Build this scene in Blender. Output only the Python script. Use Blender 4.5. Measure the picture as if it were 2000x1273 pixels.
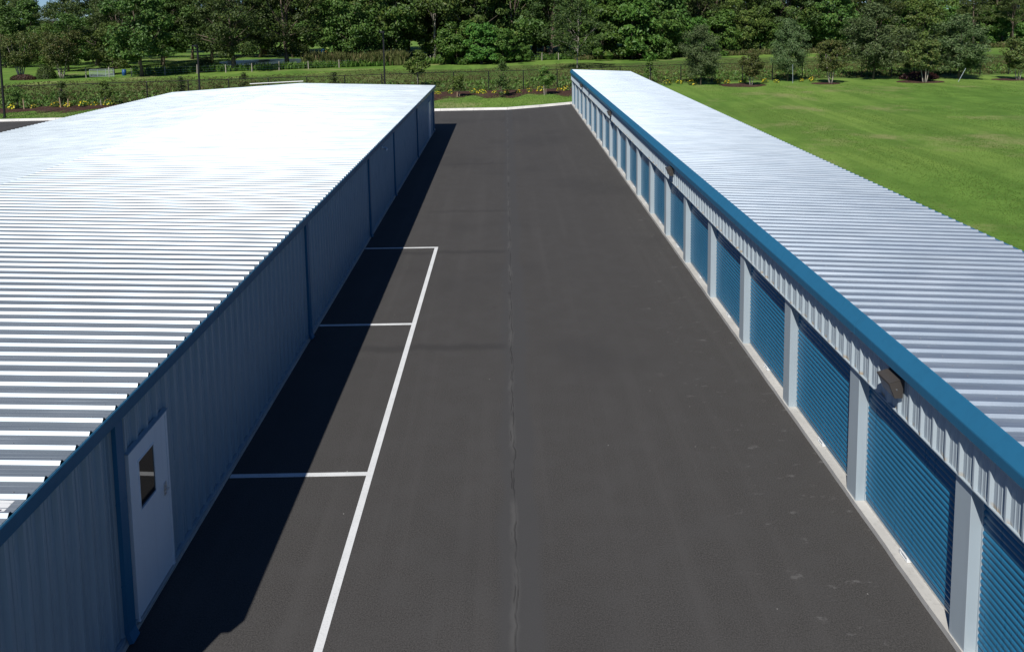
import bpy, math, random
import numpy as np
from mathutils import Matrix, Vector

for o in list(bpy.data.objects): bpy.data.objects.remove(o)
SC = bpy.context.scene
COL = SC.collection
random.seed(7)

# ------------------------------------------------------------------ camera
CAM_H, PITCH, YAW, ROLL = 8.7776, 0.0946, 0.0072, -0.0139
F = np.array([math.sin(YAW)*math.cos(PITCH), math.cos(YAW)*math.cos(PITCH), -math.sin(PITCH)])
R0 = np.cross(F, [0, 0, 1]); R0 /= np.linalg.norm(R0); U0 = np.cross(R0, F)
Rv = R0*math.cos(ROLL)+U0*math.sin(ROLL); Uv = -R0*math.sin(ROLL)+U0*math.cos(ROLL)
cam = bpy.data.cameras.new('camera'); cam_o = bpy.data.objects.new('camera', cam); COL.objects.link(cam_o)
m = Matrix.Identity(4)
for i in range(3):
    m[i][0] = Rv[i]; m[i][1] = Uv[i]; m[i][2] = -F[i]
m[2][3] = CAM_H
cam_o.matrix_world = m
cam.sensor_fit = 'HORIZONTAL'; cam.sensor_width = 36
cam.lens = 1418.34/2000*36
cam.shift_y = -(636.5-157.15)/2000
cam.clip_start = 0.1; cam.clip_end = 3000
SC.camera = cam_o

# ------------------------------------------------------------------ world, sun, exposure
LDIR = Vector((1.33, 3.06, -3.48)).normalized()          # the way the light travels
TO_SUN = -LDIR
W = bpy.data.worlds.new('World'); SC.world = W; W.use_nodes = True
wn = W.node_tree.nodes; wl = W.node_tree.links
sky = wn.new('ShaderNodeTexSky'); sky.sky_type = 'NISHITA'; sky.sun_disc = False
sky.sun_elevation = math.asin(TO_SUN.z)
sky.sun_rotation = math.atan2(TO_SUN.x, TO_SUN.y)
sky.altitude = 0; sky.air_density = 0.6; sky.dust_density = 0.0; sky.ozone_density = 10.0
bg = wn['Background']; bg.inputs['Strength'].default_value = 0.078
wl.new(sky.outputs[0], bg.inputs[0])
sun = bpy.data.lights.new('sun', 'SUN'); sun.energy = 5.0; sun.angle = math.radians(0.53); sun.color = (1.0, 0.965, 0.91)
sun_o = bpy.data.objects.new('sun', sun); COL.objects.link(sun_o)
sun_o.rotation_euler = LDIR.to_track_quat('-Z', 'Y').to_euler(); sun_o.location = (-20, -30, 60)
vs = SC.view_settings; vs.view_transform = 'Standard'; vs.look = 'None'; vs.exposure = 0.0; vs.gamma = 1.0
vs.use_curve_mapping = False

# ------------------------------------------------------------------ helpers
def tag(o, label=None, cat=None, group=None, kind=None):
    if label: o['label'] = label
    if cat: o['category'] = cat
    if group: o['group'] = group
    if kind: o['kind'] = kind
    return o

def link(name, data, parent=None):
    o = bpy.data.objects.new(name, data); COL.objects.link(o)
    if parent is not None: o.parent = parent
    return o

def empty(name, loc=(0, 0, 0), rz=0.0, sc=1.0):
    o = link(name, None); o.location = loc; o.rotation_euler = (0, 0, rz)
    o.scale = (sc, sc, sc) if not hasattr(sc, '__len__') else sc
    o.empty_display_size = 0.2
    return o

def np_mesh(name, V, Fc, mat, smooth=False):
    V = np.ascontiguousarray(V, dtype=np.float32); Fc = np.ascontiguousarray(Fc, dtype=np.int32)
    k = Fc.shape[1]; n = len(Fc)
    me = bpy.data.meshes.new(name)
    me.vertices.add(len(V)); me.vertices.foreach_set('co', V.ravel())
    me.loops.add(n*k); me.loops.foreach_set('vertex_index', Fc.ravel())
    me.polygons.add(n); me.polygons.foreach_set('loop_start', np.arange(n, dtype=np.int32)*k)
    me.polygons.foreach_set('use_smooth', np.full(n, bool(smooth)))
    me.materials.append(mat); me.update(calc_edges=True); me.validate()
    return me

class MB:
    def __init__(s): s.v = []; s.f = []
    def quad(s, a, b, c, d):
        i = len(s.v); s.v += [a, b, c, d]; s.f.append((i, i+1, i+2, i+3)); return s
    def box(s, x0, y0, z0, x1, y1, z1):
        i = len(s.v)
        s.v += [(x0,y0,z0),(x1,y0,z0),(x1,y1,z0),(x0,y1,z0),(x0,y0,z1),(x1,y0,z1),(x1,y1,z1),(x0,y1,z1)]
        s.f += [tuple(i+k for k in q) for q in ((3,2,1,0),(4,5,6,7),(0,1,5,4),(1,2,6,5),(2,3,7,6),(3,0,4,7))]
        return s
    def prism_y(s, prof, y0, y1, dz0=0.0, dz1=0.0):          # closed (x,z) outline swept along y
        n = len(prof); i = len(s.v)
        s.v += [(x, y0, z+dz0) for x, z in prof] + [(x, y1, z+dz1) for x, z in prof]
        s.f += [(i+k, i+(k+1) % n, i+n+(k+1) % n, i+n+k) for k in range(n)]
        s.f += [tuple(i+k for k in reversed(range(n))), tuple(i+n+k for k in range(n))]
        return s
    def poly_z(s, pts, z0, z1):                                # closed (x,y) outline, extruded up
        n = len(pts); i = len(s.v)
        s.v += [(x, y, z0) for x, y in pts]+[(x, y, z1) for x, y in pts]
        s.f += [(i+k, i+(k+1) % n, i+n+(k+1) % n, i+n+k) for k in range(n)]
        s.f += [tuple(i+n+k for k in range(n))]
        return s
    def tube(s, pts, rad, n=7):
        P = [Vector(p) for p in pts]; base = len(s.v)
        for k, p in enumerate(P):
            d = (P[min(k+1, len(P)-1)]-P[max(k-1, 0)]).normalized()
            a = d.orthogonal().normalized(); b = d.cross(a)
            r = rad[k] if hasattr(rad, '__len__') else rad
            for j in range(n):
                t = 2*math.pi*j/n; s.v.append(tuple(p+a*math.cos(t)*r+b*math.sin(t)*r))
        for k in range(len(P)-1):
            for j in range(n):
                s.f.append((base+k*n+j, base+k*n+(j+1) % n, base+(k+1)*n+(j+1) % n, base+(k+1)*n+j))
        s.f.append(tuple(base+(len(P)-1)*n+j for j in range(n)))
        s.f.append(tuple(base+j for j in reversed(range(n))))
        return s
    def mesh(s, name, mat, smooth=False):
        me = bpy.data.meshes.new(name); me.from_pydata(s.v, [], s.f); me.materials.append(mat)
        if smooth:
            for p in me.polygons: p.use_smooth = True
        me.update(); return me
    def build(s, name, mat, parent=None, smooth=False):
        return link(name, s.mesh(name, mat, smooth), parent)

# ------------------------------------------------------------------ materials
class NT:
    def __init__(s, name):
        s.m = bpy.data.materials.new(name); s.m.use_nodes = True
        s.t = s.m.node_tree; s.n = s.t.nodes; s.b = s.n['Principled BSDF']
    def new(s, ty): return s.n.new(ty)
    def put(s, sock, v):
        if hasattr(v, 'is_output'): s.t.links.new(v, sock)
        else: sock.default_value = v
    def math(s, op, a, b=0.0, c=0.0):
        n = s.new('ShaderNodeMath'); n.operation = op
        s.put(n.inputs[0], a); s.put(n.inputs[1], b); s.put(n.inputs[2], c); return n.outputs[0]
    def pos(s, obj=False):
        if obj: return s.new('ShaderNodeTexCoord').outputs['Object']
        return s.new('ShaderNodeNewGeometry').outputs['Position']
    def scaled(s, v, sx, sy, sz):
        n = s.new('ShaderNodeVectorMath'); n.operation = 'MULTIPLY'
        s.put(n.inputs[0], v); n.inputs[1].default_value = (sx, sy, sz); return n.outputs[0]
    def noise(s, v, scale, detail=3.0, rough=0.55):
        n = s.new('ShaderNodeTexNoise'); s.put(n.inputs['Vector'], v)
        n.inputs['Scale'].default_value = scale; n.inputs['Detail'].default_value = detail
        n.inputs['Roughness'].default_value = rough; return n.outputs['Fac']
    def ramp(s, fac, lo, hi, a=0.0, b=1.0):
        n = s.new('ShaderNodeMapRange'); n.clamp = True; n.interpolation_type = 'SMOOTHSTEP'
        s.put(n.inputs[0], fac); n.inputs[1].default_value = lo; n.inputs[2].default_value = hi
        n.inputs[3].default_value = a; n.inputs[4].default_value = b; return n.outputs[0]
    def mix(s, fac, a, b, mode='MIX'):
        n = s.new('ShaderNodeMix'); n.data_type = 'RGBA'; n.blend_type = mode
        s.put(n.inputs[0], fac); s.put(n.inputs[6], rgba(a)); s.put(n.inputs[7], rgba(b)); return n.outputs[2]
    def xyz(s, v):
        n = s.new('ShaderNodeSeparateXYZ'); s.put(n.inputs[0], v); return n.outputs
    def bump(s, h, strength, dist):
        n = s.new('ShaderNodeBump'); n.inputs['Strength'].default_value = strength; n.inputs['Distance'].default_value = dist
        s.put(n.inputs['Height'], h); s.t.links.new(n.outputs[0], s.b.inputs['Normal'])
    def done(s, color, rough=0.6, metal=0.0, spec=0.5):
        s.put(s.b.inputs['Base Color'], rgba(color)); s.put(s.b.inputs['Roughness'], rough)
        s.put(s.b.inputs['Metallic'], metal); s.put(s.b.inputs['Specular IOR Level'], spec)
        return s.m
def rgba(c):
    if hasattr(c, 'is_output') or isinstance(c, float): return c
    return (c[0], c[1], c[2], 1.0) if len(c) == 3 else c

def painted(name, col, rough=0.45, var=0.06, dirt=0.25, spec=0.4):
    t = NT(name); p = t.pos()
    a = t.noise(p, 1.3, 4); b = t.noise(t.scaled(p, 9, 9, 0.7), 1.0, 3)
    f = t.ramp(a, .3, .7); dark = tuple(x*(1-dirt) for x in col); lite = tuple(min(1, x*(1+var)) for x in col)
    c = t.mix(t.math('MULTIPLY', t.ramp(b, .45, .75), .5), t.mix(f, col, lite), dark)
    t.bump(t.noise(p, 3.0, 2), 0.12, 0.01)
    return t.done(c, t.math('ADD', t.math('MULTIPLY', b, .2), rough-.1), 0, spec)

M = {}
M['blue'] = painted('blue_trim_paint', (0.022, 0.138, 0.250), 0.38, .05, .1)
M['door_blue'] = painted('door_blue_paint', (0.021, 0.145, 0.262), 0.30, .08, .12)
M['siding'] = painted('shade_blued_siding', (0.28, 0.37, 0.425), 0.30, .04, .14)  # grey siding with blue skylit shade mixed into its colour, red held down
M['pillar'] = painted('pale_grey_jamb', (0.36, 0.42, 0.455), 0.38, .04, .08)
M['white_door'] = painted('white_door_paint', (0.74, 0.78, 0.80), 0.35, .03, .06)
M['white'] = painted('white_paint', (0.74, 0.75, 0.74), 0.5, .03, .1)
M['steel'] = NT('bare_steel').done((0.62, 0.63, 0.63), 0.35, 0.9)
M['screw'] = NT('screw_head').done((0.10, 0.10, 0.11), 0.5, 0.5)
M['bronze'] = painted('bronze_lamp_housing', (0.058, 0.052, 0.047), 0.42, .1, .1)
M['black'] = painted('black_coating', (0.012, 0.012, 0.013), 0.45, .1, .1)
M['lens'] = NT('lamp_glass').done((0.28, 0.33, 0.38), 0.12, 0.0, 0.8)
M['camera_white'] = NT('pale_lamp_housing').done((0.62, 0.66, 0.68), 0.4)
g = NT('door_glass'); M['glass'] = g.done((0.012, 0.012, 0.012), 0.02, 0.0, 1.0)
M['wood'] = painted('stake_wood', (0.42, 0.30, 0.19), 0.8, .2, .3)
M['grey_wood'] = painted('weathered_post', (0.36, 0.32, 0.27), 0.85, .2, .3)
M['bark'] = painted('bark', (0.13, 0.10, 0.075), 0.9, .3, .45)
M['pale_bark'] = painted('pale_bark', (0.36, 0.32, 0.27), 0.85, .2, .4)
M['barrel_blue'] = painted('blue_plastic', (0.02, 0.085, 0.25), 0.4)
M['orange'] = painted('orange_plastic', (0.55, 0.16, 0.05), 0.5)

def rusted(name, col):                               # header sheeting: brown run-off stains at the cut lower edge
    t = NT(name); p = t.pos(); o = t.pos(True); z = t.xyz(o)[2]
    low = t.ramp(z, 0.0, 0.10, 1.0, 0.0)
    n = t.ramp(t.noise(t.scaled(p, 1, 5.5, 2.0), 1.0, 3), .46, .62)
    f = t.math('MULTIPLY', t.math('MULTIPLY', low, n), .8)
    c = t.mix(f, t.mix(t.noise(p, 1.2), col, tuple(x*1.06 for x in col)), (0.34, 0.22, 0.09))
    t.bump(t.noise(p, 3.0, 2), 0.12, 0.01)
    return t.done(c, 0.42, 0, .4)
M['header'] = rusted('header_sheeting', (0.37, 0.43, 0.465))

def galvalume(name, lo, hi, rough, metal):
    t = NT(name); p = t.pos()
    a = t.noise(t.scaled(p, .9, 3.2, 1), 1.0, 3); sp = t.noise(p, 38, 2)
    orn = t.new('ShaderNodeObjectInfo').outputs['Random']; run = t.noise(t.scaled(p, .35, 9.0, 1), 1.0, 4)
    c = t.mix(t.ramp(a, .3, .7), lo, hi)
    c = t.mix(t.math('MULTIPLY', orn, .18), c, tuple(x*.70 for x in lo))
    c = t.mix(t.math('MULTIPLY', t.ramp(run, .50, .70), .30), c, tuple(x*.68 for x in lo))
    c = t.mix(t.math('MULTIPLY', t.ramp(sp, .5, .7), .12), c, tuple(x*.75 for x in lo))
    t.bump(t.noise(t.scaled(p, .55, 2.2, 1), 1.0, 2), 0.35, 0.02)
    return t.done(c, t.math('ADD', t.math('ADD', t.math('MULTIPLY', a, .08), t.math('MULTIPLY', orn, .04)), rough-.06), metal, 0.5)
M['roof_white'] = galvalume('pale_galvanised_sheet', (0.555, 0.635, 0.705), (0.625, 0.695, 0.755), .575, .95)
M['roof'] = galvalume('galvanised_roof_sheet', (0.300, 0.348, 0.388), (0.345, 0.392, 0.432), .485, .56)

def concrete(name, col, s=1.0):
    t = NT(name); p = t.pos()
    a = t.noise(p, .9, 5); b = t.noise(p, 14, 4)
    c = t.mix(t.ramp(a, .3, .7), tuple(x*.86 for x in col), tuple(x*1.08 for x in col))
    c = t.mix(t.math('MULTIPLY', t.ramp(b, .5, .72), .35), c, tuple(x*.62 for x in col))
    t.bump(b, .35, .01)
    return t.done(c, .85, 0, .3)
M['concrete'] = concrete('concrete_slab', (0.50, 0.485, 0.45))
M['curb'] = concrete('curb_concrete', (0.66, 0.645, 0.61))

def asphalt():
    t = NT('asphalt'); p = t.pos(); X, Y, Z = t.xyz(p)
    fine = t.noise(p, 46, 4, .8); mid = t.noise(p, 1.6, 5, .6); big = t.noise(p, .16, 3)
    streak = t.noise(t.scaled(p, 1.9, .055, 1), 1.0, 4)
    c = t.mix(t.ramp(fine, .32, .68), (0.028, 0.0268, 0.0252), (0.085, 0.0800, 0.0755))
    c = t.mix(t.math('MULTIPLY', t.ramp(mid, .40, .68), .40), c, (0.066, 0.0635, 0.0615))
    c = t.mix(t.math('MULTIPLY', t.ramp(streak, .48, .72), .32), c, (0.078, 0.074, 0.071))
    c = t.mix(t.math('MULTIPLY', t.ramp(big, .5, .66), .30), c, (0.036, 0.0345, 0.034))
    # paving joint down the middle, trowelled smooth on both sides, with a wandering crack
    wob = t.noise(t.scaled(p, 0, .9, 0), 1.0, 3); wob2 = t.noise(t.scaled(p, 0, 3.1, 0), 1.0, 2)
    xo = t.math('ADD', t.math('MULTIPLY', t.math('SUBTRACT', wob, .5), .22), t.math('MULTIPLY', t.math('SUBTRACT', wob2, .5), .07))
    xj = t.math('SUBTRACT', t.math('SUBTRACT', X, .03), xo)
    edge = t.noise(t.scaled(p, 0, .33, 0), 1.0, 3)
    bandw = t.math('ADD', t.math('MULTIPLY', t.math('SUBTRACT', edge, .5), .7), .40)
    bd = t.math('DIVIDE', t.math('ABSOLUTE', t.math('SUBTRACT', X, .10)), bandw)
    band = t.ramp(bd, .55, 1.05, 1.0, 0.0)
    c = t.mix(t.math('MULTIPLY', band, .75), c, (0.0555, 0.0548, 0.0550))
    cr1 = t.ramp(t.math('ABSOLUTE', xj), .004, .022, 1.0, 0.0)
    cr2 = t.ramp(t.math('ABSOLUTE', t.math('ADD', xj, t.math('ADD', .045, t.math('MULTIPLY', t.math('SUBTRACT', edge, .5), .12)))), .003, .016, 1.0, 0.0)
    brk = t.ramp(t.noise(t.scaled(p, 0, .8, 0), 1.7, 2), .44, .56)
    brk2 = t.ramp(t.noise(t.scaled(p, 0, 1.1, 0), 1.1, 2), .50, .58)
    crack = t.math('MAXIMUM', t.math('MULTIPLY', cr1, t.math('ADD', t.math('MULTIPLY', brk, .7), .3)), t.math('MULTIPLY', cr2, brk2))
    halo = t.math('MULTIPLY', t.ramp(t.math('ABSOLUTE', t.math('ADD', xj, .02)), .01, .10, 1.0, 0.0), t.ramp(t.noise(t.scaled(p, 0, .5, 0), 1.3, 3), .40, .60))
    c = t.mix(t.math('MULTIPLY', halo, .7), c, (0.088, 0.086, 0.083))
    c = t.mix(t.math('MULTIPLY', crack, .6), c, (0.028, 0.027, 0.026))
    # roller stop marks across the left lane
    def stop(y0, x0, x1, amt):
        yy = t.math('SUBTRACT', t.math('SUBTRACT', Y, y0), t.math('MULTIPLY', t.math('SUBTRACT', t.noise(t.scaled(p, .5, 0, 0), 1.0, 3), .5), .9))
        l = t.ramp(t.math('ABSOLUTE', yy), .03, .30, 1.0, 0.0)
        mx = t.math('MULTIPLY', t.ramp(X, x0, x0+.8), t.ramp(X, x1-.5, x1, 1.0, 0.0))
        return t.math('MULTIPLY', t.math('MULTIPLY', l, mx), amt)
    for a in ((18.4, -4.5, .1, .45), (26.0, -4.5, .1, .4), (41.5, -4, .2, .35), (31.5, -4, .2, .25)):
        c = t.mix(stop(*a), c, (0.030, 0.029, 0.029))
    # pale scuffs near the roll-up doors, and loose chips of stone
    sc = t.ramp(t.noise(t.scaled(p, 1.6, 3.4, 1), 1.5, 5, .7), .60, .70)
    sc = t.math('MULTIPLY', t.math('MULTIPLY', sc, t.ramp(X, 2.8, 5.0)), .55)
    c = t.mix(sc, c, (0.16, 0.155, 0.15))
    oil = t.math('MULTIPLY', t.ramp(t.noise(p, .75, 4), .70, .76), .5)
    c = t.mix(oil, c, (0.022, 0.021, 0.021))
    v = t.new('ShaderNodeTexVoronoi'); v.inputs['Scale'].default_value = 1.7; t.put(v.inputs['Vector'], p)
    chip = t.ramp(v.outputs['Distance'], .014, .026, 1.0, 0.0)
    c = t.mix(t.math('MULTIPLY', chip, .75), c, (0.34, 0.33, 0.31))
    h = t.math('ADD', t.math('MULTIPLY', fine, t.math('SUBTRACT', 1.0, t.math('MULTIPLY', band, .7))), t.math('MULTIPLY', crack, 2.2))
    t.bump(h, .45, .012)
    return t.done(c, .82, 0, .35)
M['asphalt'] = asphalt()

def line_paint():
    t = NT('road_paint'); p = t.pos()
    a = t.noise(p, 30, 3, .7); b = t.noise(p, 2.2, 4)
    c = t.mix(t.ramp(b, .35, .75), (0.70, 0.71, 0.705), (0.62, 0.63, 0.625))
    c = t.mix(t.math('MULTIPLY', t.ramp(a, .56, .70), .4), c, (0.25, 0.25, 0.25))
    t.bump(a, .4, .008)
    return t.done(c, .7, 0, .35)
M['line'] = line_paint()

def lawn(name, dark, mid, lite, dry, dryamt):
    t = NT(name); p = t.pos(); X, Y, Z = t.xyz(p)
    big = t.noise(p, .055, 4, .6); md = t.noise(p, .45, 5, .65); fn = t.noise(p, 5.5, 4, .75); row = t.noise(t.scaled(p, .42, .028, 1), 1.0, 4)
    c = t.mix(t.ramp(md, .32, .68), dark, mid)
    c = t.mix(t.math('MULTIPLY', t.ramp(big, .42, .66), .8), c, lite)
    c = t.mix(t.math('MULTIPLY', t.ramp(row, .48, .62), .55), c, tuple(x*.88 for x in dark))
    d = t.math('MULTIPLY', t.ramp(t.noise(p, .10, 5, .7), .52, .66), dryamt)
    c = t.mix(d, c, dry)
    c = t.mix(t.math('MULTIPLY', t.ramp(fn, .40, .72), .25), c, tuple(x*.65 for x in dark))
    t.bump(fn, .4, .05)
    return t.done(c, .95, 0, .15)
M['lawn'] = lawn('lawn', (0.086, 0.172, 0.027), (0.136, 0.245, 0.042), (0.195, 0.292, 0.058), (0.275, 0.265, 0.115), .65)
M['verge'] = lawn('rough_verge', (0.062, 0.115, 0.024), (0.10, 0.160, 0.034), (0.14, 0.185, 0.048), (0.19, 0.165, 0.08), .5)
def mulch():
    t = NT('bark_mulch'); p = t.pos(); a = t.noise(p, 5, 5, .8); b = t.noise(p, .5, 3)
    c = t.mix(t.ramp(a, .35, .68), (0.022, 0.012, 0.009), (0.115, 0.058, 0.040))
    c = t.mix(t.math('MULTIPLY', t.ramp(b, .5, .7), .4), c, (0.10, 0.07, 0.055))
    t.bump(a, 1.0, .08); return t.done(c, .95, 0, .2)
M['mulch'] = mulch()
def water():
    t = NT('pond_water'); p = t.pos(); t.bump(t.noise(p, 2.0, 3), .15, .03); return t.done((0.05, 0.075, 0.08), .32, 0, .35)
M['water'] = water()

def leaves(name, dark, lite, yellow=(0.16, 0.17, 0.03), yamt=0.12, rough=.5):
    t = NT(name)
    rnd = t.new('ShaderNodeNewGeometry').outputs['Random Per Island']
    orn = t.new('ShaderNodeObjectInfo').outputs['Random']
    c = t.mix(rnd, dark, lite)
    c = t.mix(t.math('MULTIPLY', t.ramp(rnd, .86, 1.0), yamt*4), c, yellow)
    hs = t.new('ShaderNodeHueSaturation'); t.put(hs.inputs['Color'], c)
    t.put(hs.inputs['Hue'], t.math('ADD', t.math('MULTIPLY', orn, .035), .482))
    t.put(hs.inputs['Value'], t.math('ADD', t.math('MULTIPLY', orn, .45), .75))
    t.done(hs.outputs[0], rough, 0, .3)
    tr = t.new('ShaderNodeBsdfTranslucent'); t.t.links.new(hs.outputs[0], tr.inputs[0])
    mx = t.new('ShaderNodeMixShader'); mx.inputs[0].default_value = .22
    t.t.links.new(t.b.outputs[0], mx.inputs[1]); t.t.links.new(tr.outputs[0], mx.inputs[2])
    t.t.links.new(mx.outputs[0], t.n['Material Output'].inputs[0])
    return t.m
M['leaf_broad'] = leaves('broad_leaf', (0.044, 0.094, 0.018), (0.111, 0.195, 0.039))
M['leaf_oak'] = leaves('oak_leaf', (0.034, 0.062, 0.016), (0.088, 0.130, 0.031))
M['leaf_pine'] = leaves('pine_needle', (0.046, 0.081, 0.023), (0.124, 0.169, 0.046), yamt=.05)
M['leaf_olive'] = leaves('grey_green_leaf', (0.055, 0.104, 0.034), (0.156, 0.221, 0.085), (0.195, 0.208, 0.117), .1)
M['leaf_myrtle'] = leaves('myrtle_leaf', (0.060, 0.090, 0.024), (0.150, 0.185, 0.046), (0.19, 0.11, 0.05), .16)
M['leaf_young'] = leaves('sapling_leaf', (0.065, 0.127, 0.023), (0.150, 0.234, 0.047), (0.260, 0.286, 0.065), .15)
M['leaf_vine'] = leaves('vine_leaf', (0.049, 0.117, 0.018), (0.117, 0.227, 0.039))
M['leaf_dry'] = leaves('dry_weed', (0.085, 0.110, 0.032), (0.190, 0.215, 0.070), (0.27, 0.21, 0.11), .25, .8)
M['leaf_red'] = leaves('dark_red_leaf', (0.045, 0.022, 0.020), (0.11, 0.05, 0.04), (0.10, 0.06, 0.03), .1)
M['leaf_yellow'] = leaves('yellow_petal', (0.62, 0.46, 0.02), (0.80, 0.66, 0.05), (0.75, 0.62, 0.06), .1)
M['grass_blade'] = leaves('grass_blade', (0.085, 0.165, 0.026), (0.180, 0.285, 0.050), (0.25, 0.25, 0.08), .2, .6)

# ================================================================== THE GROUND
CURB = [(-120, 57.5), (-43.5, 62.1), (-6.5, 64.75), (0.6, 64.95), (3.2, 66.5), (5.95, 68.1), (8.5, 69.4), (13.5, 70.6)]
def curb_y(x):
    for (a, b), (c, d) in zip(CURB, CURB[1:]):
        if a <= x <= c: return b+(d-b)*(x-a)/(c-a)
    return CURB[-1][1]
tag(MB().quad((-900, -250, -.02), (900, -250, -.02), (900, 1500, -.02), (-900, 1500, -.02)).build('ground', M['lawn']), kind='structure')
# raised lawn behind the kerb, set 11 cm above the road
lawn_far = []
for x in np.linspace(-120, 13.5, 90): lawn_far.append((float(x), curb_y(float(x))+.30))
poly = lawn_far+[(13.5, 100), (-120, 100)]
asp = MB(); road = [(-120, -60), (6.04, -60), (6.04, 68.1)]+[(x, y) for x, y in reversed(CURB) if x < 5.9]
asp.v = [(x, y, 0.0) for x, y in road]; asp.f = [tuple(range(len(road)))]
asphalt_o = tag(asp.build('asphalt', M['asphalt']), kind='structure')
def strip(pts, y0, y1, zz, name, mat, parent=None):
    b = MB()
    for (x0, ya), (x1, yb) in zip(pts, pts[1:]):
        b.quad((x0, ya+y0, zz), (x1, yb+y0, zz), (x1, yb+y1, zz), (x0, ya+y1, zz))
    return b.build(name, mat, parent)
# kerb as cast lengths of about 3 m
curb_root = tag(empty('kerb'), 'pale concrete kerb curving across the far end of the driveway', 'kerb')
kx = [-120.0]
while kx[-1] < 13.4: kx.append(min(13.5, kx[-1]+3.0))
for xa, xb in zip(kx, kx[1:]):
    if xb < -60: continue
    b = MB(); g = .010
    ya, yb = curb_y(xa+g), curb_y(xb-g)
    prof = [(-.40, 0.006), (-.02, .018), (.03, .14), (.05, .155), (.24, .155), (.26, .0)]
    n = len(prof)
    b.v = [(xa+g, ya+q, z) for q, z in prof]+[(xb-g, yb+q, z) for q, z in prof]
    b.f = [(k, n+k, n+k+1, k+1) for k in range(n-1)]+[tuple(range(n)), tuple(reversed(range(n, 2*n)))]
    b.build('kerb_section', M['curb'], curb_root)

# painted stall lines
XW = -2.73; LW = .125
MB().box(XW-LW/2, 2.0, .002, XW+LW/2, 26.62, .006).build('stall_line', M['line'], asphalt_o)
for y in (13.17, 19.87, 26.57):
    MB().box(-5.40, y-.055, .002, XW-LW/2-.001, y+.055, .0058).build('stall_line', M['line'], asphalt_o)

# ================================================================== SHEET PROFILES
PITCH_R = 0.3048
def rib_profile(n, hgt, run, top, minor=.004, pan_first=True):
    """(along, height) for n ribs of one sheet; each pitch ends with the major rib"""
    P = []
    for k in range(n):
        s = k*PITCH_R; a = PITCH_R-top-2*run           # pan length
        q1, q2 = s+a*.34, s+a*.66
        P += [(s, 0), (q1-.014, 0), (q1-.006, minor), (q1+.006, minor), (q1+.014, 0), (q2-.014, 0), (q2-.006, minor), (q2+.006, minor), (q2+.014, 0)]
        P += [(s+a, 0), (s+a+run, hgt), (s+a+run+top, hgt)]
    P.append((n*PITCH_R, 0))
    return P
def extrude_profile(prof, to3d, nseg, jit=0.0, rng=None):
    n = len(prof); V = []; Fc = []
    for j in range(nseg+1):
        for k, (a, h) in enumerate(prof):
            e = 0.0
            if jit and 0 < j < nseg: e = rng.normal()*jit
            V.append(to3d(a, h+e, j/nseg))
    for j in range(nseg):
        for k in range(n-1):
            Fc.append((j*n+k, j*n+k+1, (j+1)*n+k+1, (j+1)*n+k))
    return np.array(V), np.array(Fc)
SHEET = 3*PITCH_R
ZDROP = -0.0038
def dz(y): return ZDROP*(y-8.0)

# ================================================================== LEFT BUILDING
LY0, LY1 = 6.75, 54.0
LX, LR, LL = -5.46, -15.35, -25.0            # wall face, ridge, far eave
LZ_E, LZ_R, LZ_L = 3.50, 3.81, 3.26          # roof sheet heights at near eave, ridge and far eave
lb = tag(empty('storage_building', (LX, LY0, 0)), 'long storage building with wide glaring metal roof, in shade along the parking stalls', 'building')
def at_root(root, o):
    o.parent = root; o.matrix_parent_inverse = Matrix.Translation(-root.location); return o
core = MB(); zt0, zt1 = dz(LY0)-.06, dz(LY1)-.06
prof = [(LX-.05, .02), (LX-.05, LZ_E-.02), (LR, LZ_R-.02), (LL+.12, LZ_L-.02), (LL+.12, .02)]
core.prism_y(prof, LY0+.06, LY1-.06, zt0, zt1)
for i in (0, 4, 5, 9): core.v[i] = (core.v[i][0], core.v[i][1], .02)
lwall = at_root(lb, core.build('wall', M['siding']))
pw = rib_profile(3, .050, .030, .040, .008)
Vw, Fw = extrude_profile(pw, lambda a, h, t: (h, a, .10+t*3.22), 1)
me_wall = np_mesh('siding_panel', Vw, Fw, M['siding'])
nlw = int((LY1-LY0)/SHEET)
DOORS_L = [(9.72, 10.90), (49.2, 50.35)]
y = LY0+.02; k = 0
while y+SHEET <= LY1+.05:
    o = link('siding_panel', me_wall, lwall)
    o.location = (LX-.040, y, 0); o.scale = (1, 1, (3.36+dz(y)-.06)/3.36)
    y += SHEET
rest = LY1-y
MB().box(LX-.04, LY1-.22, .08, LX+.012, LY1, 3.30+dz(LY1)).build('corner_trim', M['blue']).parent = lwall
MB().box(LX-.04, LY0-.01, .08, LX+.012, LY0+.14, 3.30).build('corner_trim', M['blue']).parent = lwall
at_root(lb, MB().box(LL+.1, LY0+.01, -.01, LX+.045, LY1-.01, .075).build('foundation', M['concrete']))
at_root(lb, MB().box(LX-.03, LY0+.02, .082, LX+.022, LY1-.02, .135).build('base_trim', M['siding']))
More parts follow.
